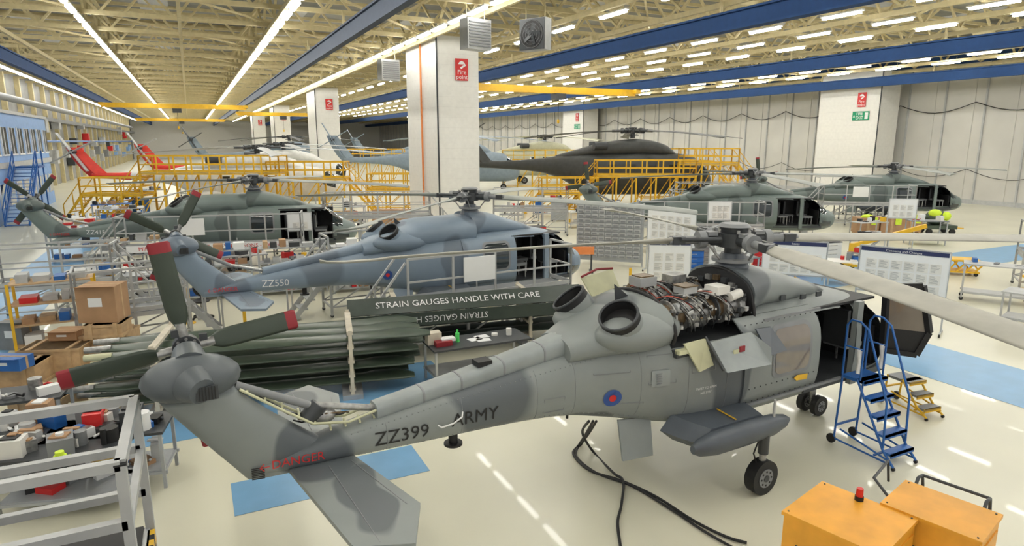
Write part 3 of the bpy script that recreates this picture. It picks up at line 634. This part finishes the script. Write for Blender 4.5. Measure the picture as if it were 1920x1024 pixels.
for x in(x1,x0): b.bar((x,y0,0),(x,y0,dz),w,ALUL)
b.done('work_staging')
x,y=sv(115,872,1.1); b=B(); b.cyl((0,0,0),(0,0,.12),.09,HIV,.07); b.cyl((0,0,.12),(0,0,.17),.05,HIV); b.box((.06,0,.06),(.1,.05,.08),HIV); b.done('yellow_hi_vis_item',(x,y,1.11))  # small yellow hi-vis item on the staging, not a lamp
# ================= BLADE RACKS
def bladerack(loc,rot,L,layers,rows,m,z0=.25,dz=.3,text=None,nm='rotor_blade_rack'):
    b=B()
    for x in(-L*.3,L*.28):
        for k in range(layers+1): b.bb((x-.06,-rows*.27,z0-.1+dz*k),(x+.06,rows*.27,z0-.04+dz*k),WOODL)
        for s in(-1,1): b.bar((x,s*rows*.27,0),(x,s*rows*.27,z0+dz*layers),.07,WOODL)
        b.bb((x-.2,-rows*.3,0),(x+.2,rows*.3,.1),STEEL)
    for k in range(layers):
        for r in range(rows):
            y=(r-(rows-1)/2)*.5; z=z0+dz*k+.06; off=random.uniform(-.2,.2)+.1*k; rr=[]
            for t,c,o in((0,.1,0),(.04,.24,0),(.1,.38,0),(.5,.38,0),(.83,.38,0),(.87,.5,.05),(.95,.5,.02),(1,.12,-.12)):
                x=(-L/2+L*t)+off; rr.append([Vector((x,y+o+c/2*math.cos(u),z+.035*math.sin(u)+.03*math.cos(u))) for u in [2*math.pi*i/10 for i in range(10)]])
            b.loft(rr,m); b.cyl((-L/2+off-.25,y,z),(-L/2+off+.2,y,z),.06,PRIM if (k+r)%3==0 else METAL,.07)
    if text:
        z=z0+dz*layers+.12; yy=-rows*.25-.15
        b.ext([(-L/2,yy-.34,z-.30),(L/2,yy-.34,z-.30),(L/2,yy,z),(-L/2,yy,z)],(0,.03,-.02),m)
        nx=Vector((0,.34,.30)).normalized()
        b.text(text,.225,face_mat((-.25,yy-.17-.012,z-.15+.012),(1,0,0),nx),LETW)
        b.ext([(-L/2,yy-.36,z-.62),(L/2,yy-.36,z-.62),(L/2,yy-.34,z-.33),(-L/2,yy-.34,z-.33)],(0,.03,0),m)
        b.text('STRAIN GAUGES HANDLE',.2,face_mat((-.8,yy-.375,z-.47),(-1,0,0),(0,0.05,-1)),LETW)
    b.done(nm,loc,rot)
bladerack(ab(-5.0,12.3),wr(16),6.0,4,3,BGRN,dz=.29)
bladerack(ab(-1.2,15.3),wr(17),5.6,3,2,BGRN2,z0=.35,dz=.36,text='STRAIN GAUGES HANDLE WITH CARE')
# ================= tables, carts
def table(name,loc,rot,L,D,h,top,leg=ALUL,shelf=True,items=0,wheels=False,seed=1):
    r=random.Random(seed); b=B(); b.bb((-L/2,-D/2,h-.04),(L/2,D/2,h),top)
    for x in(-L/2+.05,L/2-.05):
        for y in(-D/2+.05,D/2-.05):
            b.bar((x,y,.08 if wheels else 0),(x,y,h-.04),.045,leg)
            if wheels: b.cyl((x,y-.02,.06),(x,y+.02,.06),.06,BLACK,n=10)
        b.bar((x,-D/2+.05,.25),(x,D/2-.05,.25),.04,leg)
    for y in(-D/2+.05,D/2-.05): b.bar((-L/2,y,.25),(L/2,y,.25),.04,leg)
    if shelf: b.bb((-L/2+.05,-D/2+.05,.26),(L/2-.05,D/2-.05,.29),leg)
    for i in range(items):
        x=r.uniform(-L/2+.2,L/2-.2); y=r.uniform(-D/2+.15,D/2-.15); s=(r.uniform(.1,.4),r.uniform(.1,.3),r.uniform(.04,.3)); z=h if r.random()<.65 or not shelf else .29
        m=r.choice([PAPER,BLUE,RED,CARD,MGREY,LGREY,BLACK,YEL,PAPER,WHITE,METAL,DGREY])
        k=r.random()
        if k<.7:
            b.box((x,y,z+s[2]/2),s,m,r=r.uniform(0,3)); 
            if s[2]>.15: b.box((x,y,z+s[2]+.01),(s[0]*.6,s[1]*.6,.02),r.choice([PAPER,BLACK,CARD]))
        elif k<.85: b.cyl((x,y,z),(x,y,z+s[2]),s[1]*.4,m,n=10)
        else: b.tube([(x-.1,y,z+.02),(x,y+.1,z+.05),(x+.15,y,z+.03),(x+.2,y-.1,z+.1)],.02,m,6)
    return b,loc,rot,name
def fin(t): return t[0].done(t[3],t[1],t[2])
T1=table('work_table',ab(-.75,13.2),wr(25),2.2,.85,.85,DGREY)
b=T1[0]; b.box((-.95,.1,.98),(.3,.22,.25),WOODL); b.box((-.8,-.05,.9),(.35,.3,.1),DRED); b.box((-.68,-.02,.95),(.3,.2,.06),PAPER)
b.cyl((-.45,0,.85),(-.45,0,1.05),.045,GREENL); b.cyl((-.45,0,1.05),(-.45,0,1.12),.02,GREENL)
for x,y,r in((-.05,0,.2),(.1,-.12,-.1),(.15,.12,.1)): b.box((x,y,.856),(.3,.21,.006),PAPER,r=r)
b.cyl((.75,0,.85),(.75,0,1.0),.06,WHITE); b.cyl((.45,.1,.85),(.45,.1,.9),.07,WHITE)
fin(T1)
T2=table('work_table',ab(2.1,15.0),wr(25),1.8,.9,.95,WHITE,items=4,seed=5); T2[0].box((-.3,.1,.96),(.6,.3,.03),RED); T2[0].box((.2,0,.965),(.5,.4,.02),PAPER); fin(T2)
fin(table('service_trolley',ab(14.4,16.6),wr(-50),2.0,.9,1.0,LGREY,ALUL,True,3,True,9))
fin(table('service_trolley',ab(15.4,19.9),wr(-35),1.8,.8,1.2,LGREY,ALUL,True,3,True,12))
r=random.Random(11)
spots=[(-9.4,21.8),(-7.6,22.4),(-5.8,22.6),(-13.6,20.6),(-12,19.6),(-15,24),(-3.5,25.5),(-1.2,26),(1.2,26.2),(8.3,23.3),(-16.5,28.5),(-4.6,29.4),(-1,30.5),(-12,34),(-9,36),(-9.5,38.5),(1,38),(4,38),(7.5,38.5),(10,41),(13,42),(-15.5,36),(-18.5,35),(-20,31),(18.5,33),(20.5,31.5),(15.5,27.5),(12,22.5),(-22,38),(-24,35.5),(-25,40),(-15,40),(-11,41.5),(0,42.5),(2.5,43.2),(7,43.5),(12,44.5),(18,46),(24,44.5),(27,47),(-28,46),(-29,52),(-30,60)]
for i,(a,bb_) in enumerate(spots):
    fin(table(r.choice(['workbench','tool_trolley']),ab(a,bb_),wr(r.choice([15,20,-10,30])),r.uniform(1.3,2.2),.8,r.choice([.85,.95,1.2]),r.choice([WHITE,LGREY,STEEL,MGREY,BLUE if i%5==0 else LGREY]),r.choice([ALUL,STEEL,ALUL]),True,10,i%2==0,100+i))
def cabinet(loc,rot,m,w=1.0,h=1.2,d=.5,n=6):
    b=B(); b.bb((-w/2,-d/2,.08),(w/2,d/2,h),m)
    for i in range(n): z=.12+(h-.16)*i/n; b.bb((-w/2+.03,-d/2-.02,z),(w/2-.03,-d/2,z+(h-.16)/n-.02),m); b.bb((-w*.25,-d/2-.035,z+(h-.2)/n-.06),(w*.25,-d/2-.02,z+(h-.2)/n-.04),METAL)
    for x in(-w/2+.08,w/2-.08):
        for y in(-d/2+.08,d/2-.08): b.cyl((x,y-.02,.05),(x,y+.02,.05),.05,BLACK,n=8)
    b.bb((-w/2-.01,-d/2-.01,h),(w/2+.01,d/2+.01,h+.03),BLACK); b.done('tool_cabinet',loc,rot)
for a,bb_,m in((9.7,24,RED),(10.8,24.2,RED),(12.2,24.5,WHITE),(-3.9,24,STEEL),(-16,34,BLUE),(7.9,25.8,MGREY),(6.3,22.6,BLUE),(1,29,RED),(-10,31.5,STEEL),(-25.5,44,BLUE),(-12.5,38,BLUE),(3,41,STEEL),(15.5,44,RED),(-17.5,38.5,STEEL),(17,37.5,LGREY),(-13.5,29.6,RED)):
    cabinet(ab(a,bb_),wr(r.choice([0,20,-15])),m)
def shelf(name,loc,rot,L,D,h,n,m,items=True,seed=0,top=None):
    r=random.Random(seed); b=B()
    for x in(-L/2,L/2):
        for y in(-D/2,D/2): b.bar((x,y,0),(x,y,h),.06,m)
    for i in range(n):
        z=.15+(h-.17)*i/(n-1); b.bb((-L/2,-D/2,z-.03),(L/2,D/2,z),top or m)
        if items and i<n:
            x=-L/2+.15
            while x<L/2-.2:
                w=r.uniform(.12,.4); hh=r.uniform(.06,.24); b.box((x+w/2,r.uniform(-.1,.1),z+hh/2),(w*.9,D*.6,hh),r.choice([CARD,PAPER,BLUE,DGREY,MGREY,RED,PLY,LGREY])); x+=w+.06
    b.done(name,loc,rot)
shelf('yellow_storage_rack',ab(-11.4,15.5),wr(30),1.7,.8,1.7,4,YEL,True,2,PLY)
for i,(a,bb_) in enumerate(((-9.6,20.4),(-7.4,21.2),(-5.1,21.6),(-13,22.7),(-18.5,27),(-20.5,33.5),(-16,31))): shelf('storage_rack',ab(a,bb_),wr(22),2.1,.6,1.6,4,STEEL,True,20+i)
def board(loc,rot,w,h,z0,header=None,hm=NAVY,seed=0):
    r=random.Random(seed); b=B(); b.bb((-w/2,-.02,z0),(w/2,.02,z0+h),PAPER)
    for x in(-w/2,w/2): b.bar((x,0,.08),(x,0,z0+h),.04,ALU); b.bar((x,-.3,.08),(x,.3,.08),.04,ALU); b.cyl((x-.02,-.3,.04),(x+.02,-.3,.04),.04,BLACK,n=8); b.cyl((x-.02,.3,.04),(x+.02,.3,.04),.04,BLACK,n=8)
    b.bar((-w/2,0,z0),(w/2,0,z0),.04,ALU); b.bar((-w/2,0,z0+h),(w/2,0,z0+h),.04,ALU)
    if header: b.bb((-w/2+.03,-.03,z0+h-.13),(w/2-.03,-.021,z0+h-.02),hm); b.text(header,.09,face_mat((0,-.036,z0+h-.08),(1,0,0),(0,0,1)),LETW)
    n=int(w/.33)
    for i in range(n):
        for j in range(max(1,int((h-.2)/.3))):
            x=-w/2+.2+i*(w-.3)/n; z=z0+.12+j*.3
            b.bb((x-.02,-.028,z-.06),(x+.24,-.022,z+.2),WHITE)
            for k in range(7): b.bb((x,-.031,z+.16-.03*k),(x+r.uniform(.1,.22),-.029,z+.168-.03*k),MGREY)
    b.done('notice_board',loc,rot)
board(ab(10.5,16.9),wr(-39),2.1,1.25,.95,'Concerns and Changes',seed=1)
board(ab(8.2,18.3),wr(-20),1.7,1.0,1.2,'Issues',seed=2); board(ab(4.9,19.6),wr(-5),1.3,1.3,.7,'Capacity and Changes',seed=3); board(ab(6.1,24.4),wr(-35),1.9,1.5,1.0,seed=4); board(ab(6.7,19.4),wr(-15),1.2,1.1,1.0,'Actions',seed=6)
board(ab(-8.3,24.9),wr(14),.9,.7,1.6,seed=7); board(ab(18.2,29.8),wr(-10),1.2,.9,1.5,seed=8); board(ab(8.9,27.4),wr(0),1.0,.8,1.7,seed=9)
b=B()
for i in range(9):
    for j in range(12): b.bb((-1.3+.29*i,-.2,.35+.18*j),(-1.05+.29*i,.2,.49+.18*j),LGREY); b.bb((-1.27+.29*i,-.21,.37+.18*j),(-1.08+.29*i,-.2,.44+.18*j),MGREY)
b.bb((-1.35,-.15,.2),(1.35,.22,2.55),STEEL)
for x in(-1.35,1.35): b.bar((x,0,0),(x,0,2.6),.06,ALU)
b.done('parts_tray_rack',ab(4.0,26.0),wr(-20))
b=B(); b.bb((-.9,-.04,.7),(.9,.04,1.0),ORG); 
for x in(-.8,.8): b.bar((x,0,0),(x,0,1.0),.06,DGREY); b.bb((x-.05,-.3,0),(x+.05,.3,.06),DGREY)
b.done('safety_barrier',ab(2.3,24.6),wr(0))
# crates & boxes left
def crate(u,v,z,s,m,rot,name='wooden_crate',on=0):
    x,y=sv(u,v,z); b=B(); b.bb((-s[0]/2,-s[1]/2,0),(s[0]/2,s[1]/2,s[2]),m)
    if m is PLY:
        for zz in(.03,s[2]-.06): 
            b.bb((-s[0]/2-.02,-s[1]/2-.02,zz),(s[0]/2+.02,s[1]/2+.02,zz+.06),PLY)
        for k in(-.33,.33): b.bb((s[0]*k-.04,-s[1]/2-.03,0),(s[0]*k+.04,s[1]/2+.03,s[2]+.02),PLY)
    else:
        b.bb((-s[0]/2-.002,-.03,.0),(s[0]/2+.002,.03,s[2]+.003),PLY); b.bb((-s[0]*.2,-s[1]/2-.004,s[2]*.45),(s[0]*.15,-s[1]/2,s[2]*.7),PAPER)
        b.ext([(-s[0]/2,-s[1]/2,s[2]),(s[0]/2,-s[1]/2,s[2]),(s[0]/2,-s[1]/2-.14,s[2]+.03),(-s[0]/2,-s[1]/2-.14,s[2]+.03)],(0,0,.008),m)
    b.done(name,(x,y,z),rot)
crate(115,695,0,(1.2,.8,.62),PLY,wr(10)); crate(212,675,0,(1.0,.8,.72),PLY,wr(10)); crate(205,628,.75,(.75,.6,.32),PLY,wr(12)); crate(130,633,.65,(.6,.5,.2),CARD,wr(5),'cardboard_box'); crate(198,598,1.1,(.8,.65,.80),CARD,wr(8),'cardboard_box')
crate(30,720,0,(1.2,.8,.5),PLY,wr(10)); crate(95,775,0,(1.0,.7,.45),PLY,wr(0)); crate(20,690,.53,(.7,.4,.25),BLUE,wr(0),'storage_tote'); crate(40,650,0,(.6,.6,.7),MGREY,wr(0),'storage_drum')
for i,(u,v) in enumerate(((40,800),(125,835),(205,800),(20,740))):
    x,y=sv(u,v,.9); fin(table('workbench',(x,y),wr(5+5*i),1.6,.8,.9,DGREY,STEEL,True,22,False,300+i))
x,y=sv(380,597,0); b=B()
for k in range(5): t=k*1.257; b.bar((0,0,.12),(.28*math.cos(t),.28*math.sin(t),.06),.04,BLACK); b.ell((.28*math.cos(t),.28*math.sin(t),.035),(.035,.035,.035),BLACK,8,6)
b.cyl((0,0,.1),(0,0,.48),.03,METAL); b.ell((0,0,.52),(.25,.24,.06),BLACK); b.ell((0,.24,.85),(.22,.05,.25),BLACK); b.bar((0,.1,.5),(0,.24,.75),.04,BLACK)
b.done('office_chair',(x,y,0),wr(20))
for u,v in((460,612),(358,606),(1180,560)):
    x,y=sv(u,v,0); b=B(); b.cyl((0,0,0),(0,0,1.0),.045,YEL); b.cyl((0,0,0),(0,0,.03),.13,YEL); b.ell((0,0,1.0),(.045,.045,.03),YEL,8,6); b.done('safety_post',(x,y,0))
def steps(name,loc,rot,n,W,rise,run,m,tread,hand=True,pl=.45):
    b=B(); h=n*rise; d=pl+.05
    for i in range(n):
        z=rise*(i+1); yb=-run*(n-i)
        b.bb((-W/2,yb,z-.04),(W/2,yb+run*1.15,z),tread); b.bb((-W/2,yb,z-.07),(W/2,yb+.02,z),m)
    b.bb((-W/2,-.1,h-.05),(W/2,d-.02,h),tread)
    for s in(-1,1):
        x=s*W/2; b.tube([(x,-run*n-.05,.05),(x,-run*(n-1),rise),(x,0,h)],.02,m,8); b.tube([(x,d,.08),(x,d-.04,h)],.018,m,8); b.tube([(x,.2,.3),(x,-run*n,.12)],.016,m,8); b.tube([(x,d,.1),(x,-run*n,.08)],.016,m,8)
        if hand:
            b.tube([(x,-run*n+.15,rise*1.2),(x,-run*n*.75,h*.75+.1),(x,-.1,h+.85),(x,.05,h+.95),(x,d-.1,h+.95),(x,d-.03,h+.85),(x,d-.03,h)],.018,m,8); b.tube([(x,-.05,h+.5),(x,d-.03,h+.5)],.014,m,8)
            b.tube([(x,-.05,h),(x,-.05,h+.9)],.016,m,8); b.tube([(x+.0,-.0,h+.1),(x+.02,0,h+.3),(x,0.02,h+.5)],.04,LETW,8)
        b.cyl((x-.02,d+.05,.08),(x+.02,d+.05,.08),.08,BLACK,n=12); b.cyl((x-.015,-run*n-.05,.03),(x+.015,-run*n-.05,.03),.03,BLACK,n=8)
    b.bar((-W/2,d-.02,.35),(W/2,d-.02,.35),.03,m); b.bar((-W/2,-run*n*.6,.12),(W/2,-run*n*.6,.12),.03,m)
    b.done(name,loc,rot)
steps('mobile_steps',(9.62,6.30),0,5,.56,.25,.14,BLUE,BLUE,pl=.25)
x,y=sv(1700,765,0); steps('step_stool',(x,y),wr(20),3,.42,.2,.17,YEL,MGREY,False,.3)
# ================= ground power unit
b=B()
def cab(x0,x1,y0,y1,h):
    b.bb((x0,y0,.25),(x1,y1,h-.04),GPUY)
    b.bb((x0-.02,y0-.02,h-.04),(x1+.02,y1+.02,h),GPUY)
    b.bb((x0+.06,y0-.012,.45),(x1-.06,y0,h-.15),GPUY); b.bar((x0+.1,y0-.03,h-.25),(x0+.3,y0-.03,h-.25),.02,DGREY)
    for i in range(6): b.bb((x0-.012,y0+.15,.5+.07*i),(x0,y1-.15,.53+.07*i),DGREY)
    for xx in (x0+.03,x1-.03):
        for yy in(y0+.03,y1-.03): b.cyl((xx,yy,h),(xx,yy,h+.008),.01,DGREY,n=6)
cab(0,.9,-.95,0,1.2); cab(.93,1.62,-1.5,-.62,1.22)
b.bb((-.03,-1.0,.2),(1.65,-.02,.27),DGREY)
b.cyl((.82,-.42,1.2),(.82,-.42,1.25),.045,BLACK); b.cyl((.82,-.42,1.25),(.82,-.42,1.34),.038,RED,.034,n=16)
for x,y in((.15,-.15),(.8,-.15),(.15,-.8),(1.4,-.75),(1.4,-1.35)): b.cyl((x,y-.05,.16),(x,y+.05,.16),.16,BLACK,n=16)
for s in(-.7,-1.35): b.tube([(1.5,s,1.0),(1.72,s,1.26),(1.86,s,1.24),(1.92,s,1.1),(1.92,s,.4)],.018,DGREY,8)
b.tube([(1.86,-.7,1.24),(1.86,-1.35,1.24)],.018,DGREY,8); b.tube([(1.2,-.6,1.15),(1.25,-.4,1.3),(1.8,-.35,1.3),(1.9,-.35,1.0)],.016,DGREY,8)
b.tube([(.0,-.75,.9),(-.15,-.75,1.0),(-.15,-.45,1.0),(0,-.45,.9)],.016,DGREY,8)
b.done('ground_power_unit',(5.28,4.2),rad(14))
# ================= hoses/cables
def cable(pts,r):
    P=[Vector((*sv(u,v,0),r)) if len(p)==2 else Vector((*sv(u,v,p[2]),p[2])) for p in pts for u,v in [p[:2]]]
    o=[]
    for i in range(len(P)-1):
        p0=P[max(i-1,0)];p1=P[i];p2=P[i+1];p3=P[min(i+2,len(P)-1)]
        for k in range(8):
            t=k/8; o.append(.5*((2*p1)+(-p0+p2)*t+(2*p0-5*p1+4*p2-p3)*t*t+(-p0+3*p1-3*p2+p3)*t**3))
    o.append(P[-1]); return o
b=B()
b.tube(cable([(1112,790,1.15),(1098,815,.6),(1085,838),(1075,855),(1105,885),(1165,905),(1230,935),(1300,980),(1360,1010),(1400,1022)],.03),.02,BLACK,8)
b.tube(cable([(1104,790,1.15),(1092,812,.6),(1112,850),(1150,890),(1168,905),(1165,950),(1158,985),(1165,1040)],.03),.02,BLACK,8)
b.tube(cable([(1118,790,1.15),(1106,810,.6),(1090,836),(1080,858),(1118,890),(1185,915),(1260,960),(1320,1000),(1390,1040)],.03),.018,BLACK,8)
b.done('power_cable')
def hoist(loc,rot):
    b=B()
    b.bar((-1.3,0,.9),(1.6,0,1.7),.12,YEL,.16); b.bar((-1.3,0,.15),(-1.3,0,1.0),.14,YEL); b.bar((-1.4,-.4,.15),(.6,-.5,.12),.1,YEL); b.bar((-1.4,.4,.15),(.6,.5,.12),.1,YEL); b.bar((-1.4,-.45,.15),(-1.4,.45,.15),.1,YEL)
    b.cyl((-1.2,0,.3),(-.2,0,1.15),.05,METAL)
    for p in((-1.4,.4),(-1.4,-.4),(.6,.5),(.6,-.5)): b.cyl((p[0],p[1]-.03,.07),(p[0],p[1]+.03,.07),.07,BLACK,n=10)
    b.done('hydraulic_hoist',loc,rot)
hoist(ab(15.0,25.5),wr(0))
for a,bb_ in((17.2,24.2),(17.6,20.5)):
    b=B(); b.bb((-.6,-.4,.55),(.6,.4,.62),YEL)
    for k in range(4): x=-.45+.3*k; b.bar((x,-.35,.15),(x+.3,-.35,.55),.05,YEL); b.bar((x+.3,.35,.15),(x,.35,.55),.05,YEL)
    b.bb((-.6,-.4,.12),(.6,.4,.18),YEL)
    for x in(-.5,.5):
        for y in(-.35,.35): b.cyl((x,y-.03,.07),(x,y+.03,.07),.07,BLACK,n=10)
    b.done('lift_trolley',ab(a,bb_),wr(-20))
for i,(u,v) in enumerate(((1620,440),(1664,440),(1700,437),(745,322),(712,324),(505,330))):
    x,y=sv(u,v,0) if i<3 else ab((u-960)/F*38,39)
    b=B(); b.bb((-.55,-.45,.12),(.55,.45,.95),CARD); b.bb((-.06,-.46,.12),(.06,.46,.96),PLY)
    for k in(-.45,0,.45): b.bb((k-.05,-.45,0),(k+.05,.45,.12),PLY)
    if i<3: b.ell((.05,-.1,1.0),(.35,.25,.13),HIV if i!=1 else LETW,10,6); b.box((.3,-.45,.8),(.3,.05,.4),HIV)
    b.done('cardboard_box_pallet',(x,y,0),wr(-10))
x,y=sv(1755,438,0); b=B(); b.bb((-.8,-.5,.3),(.8,.5,.5),BGRN); b.ell((-.1,0,.9),(.6,.4,.42),BGRN); b.ell((-.3,-.2,1.15),(.35,.25,.22),HIV,10,6); b.ell((.25,-.3,1.0),(.25,.2,.25),HIV,10,6)
for xx in(-.6,.6):
    for yy in(-.4,.4): b.cyl((xx,yy-.05,.16),(xx,yy+.05,.16),.16,BLACK,n=12)
b.bar((.8,0,.35),(1.4,0,.3),.06,YEL); b.done('tow_cart',(x,y,0),wr(-5))
b=B(); b.bb((-.25,-.3,0),(.25,.3,1.1),DGREY); b.bb((-.2,-.32,.2),(.2,-.3,1.0),BLACK); b.bb((-.22,-.31,1.02),(.22,-.3,1.08),LGREY); b.done('equipment_rack',ab(14.3,21.5),wr(-20))
# ================= LIGHT / WORLD / CAMERA
w=bpy.data.worlds.new('World'); scene.world=w; w.use_nodes=True; w.node_tree.nodes['Background'].inputs[0].default_value=(1,.98,.93,1); w.node_tree.nodes['Background'].inputs[1].default_value=.85
cam=bpy.data.cameras.new('camera'); co=bpy.data.objects.new('camera',cam); scene.collection.objects.link(co)
co.location=(0,0,H); co.rotation_euler=(math.pi/2-PITCH,0,-YAW); cam.sensor_width=36; cam.lens=F/1920*36; cam.clip_end=600; cam.clip_start=.05
scene.camera=co
scene.view_settings.view_transform='Standard'
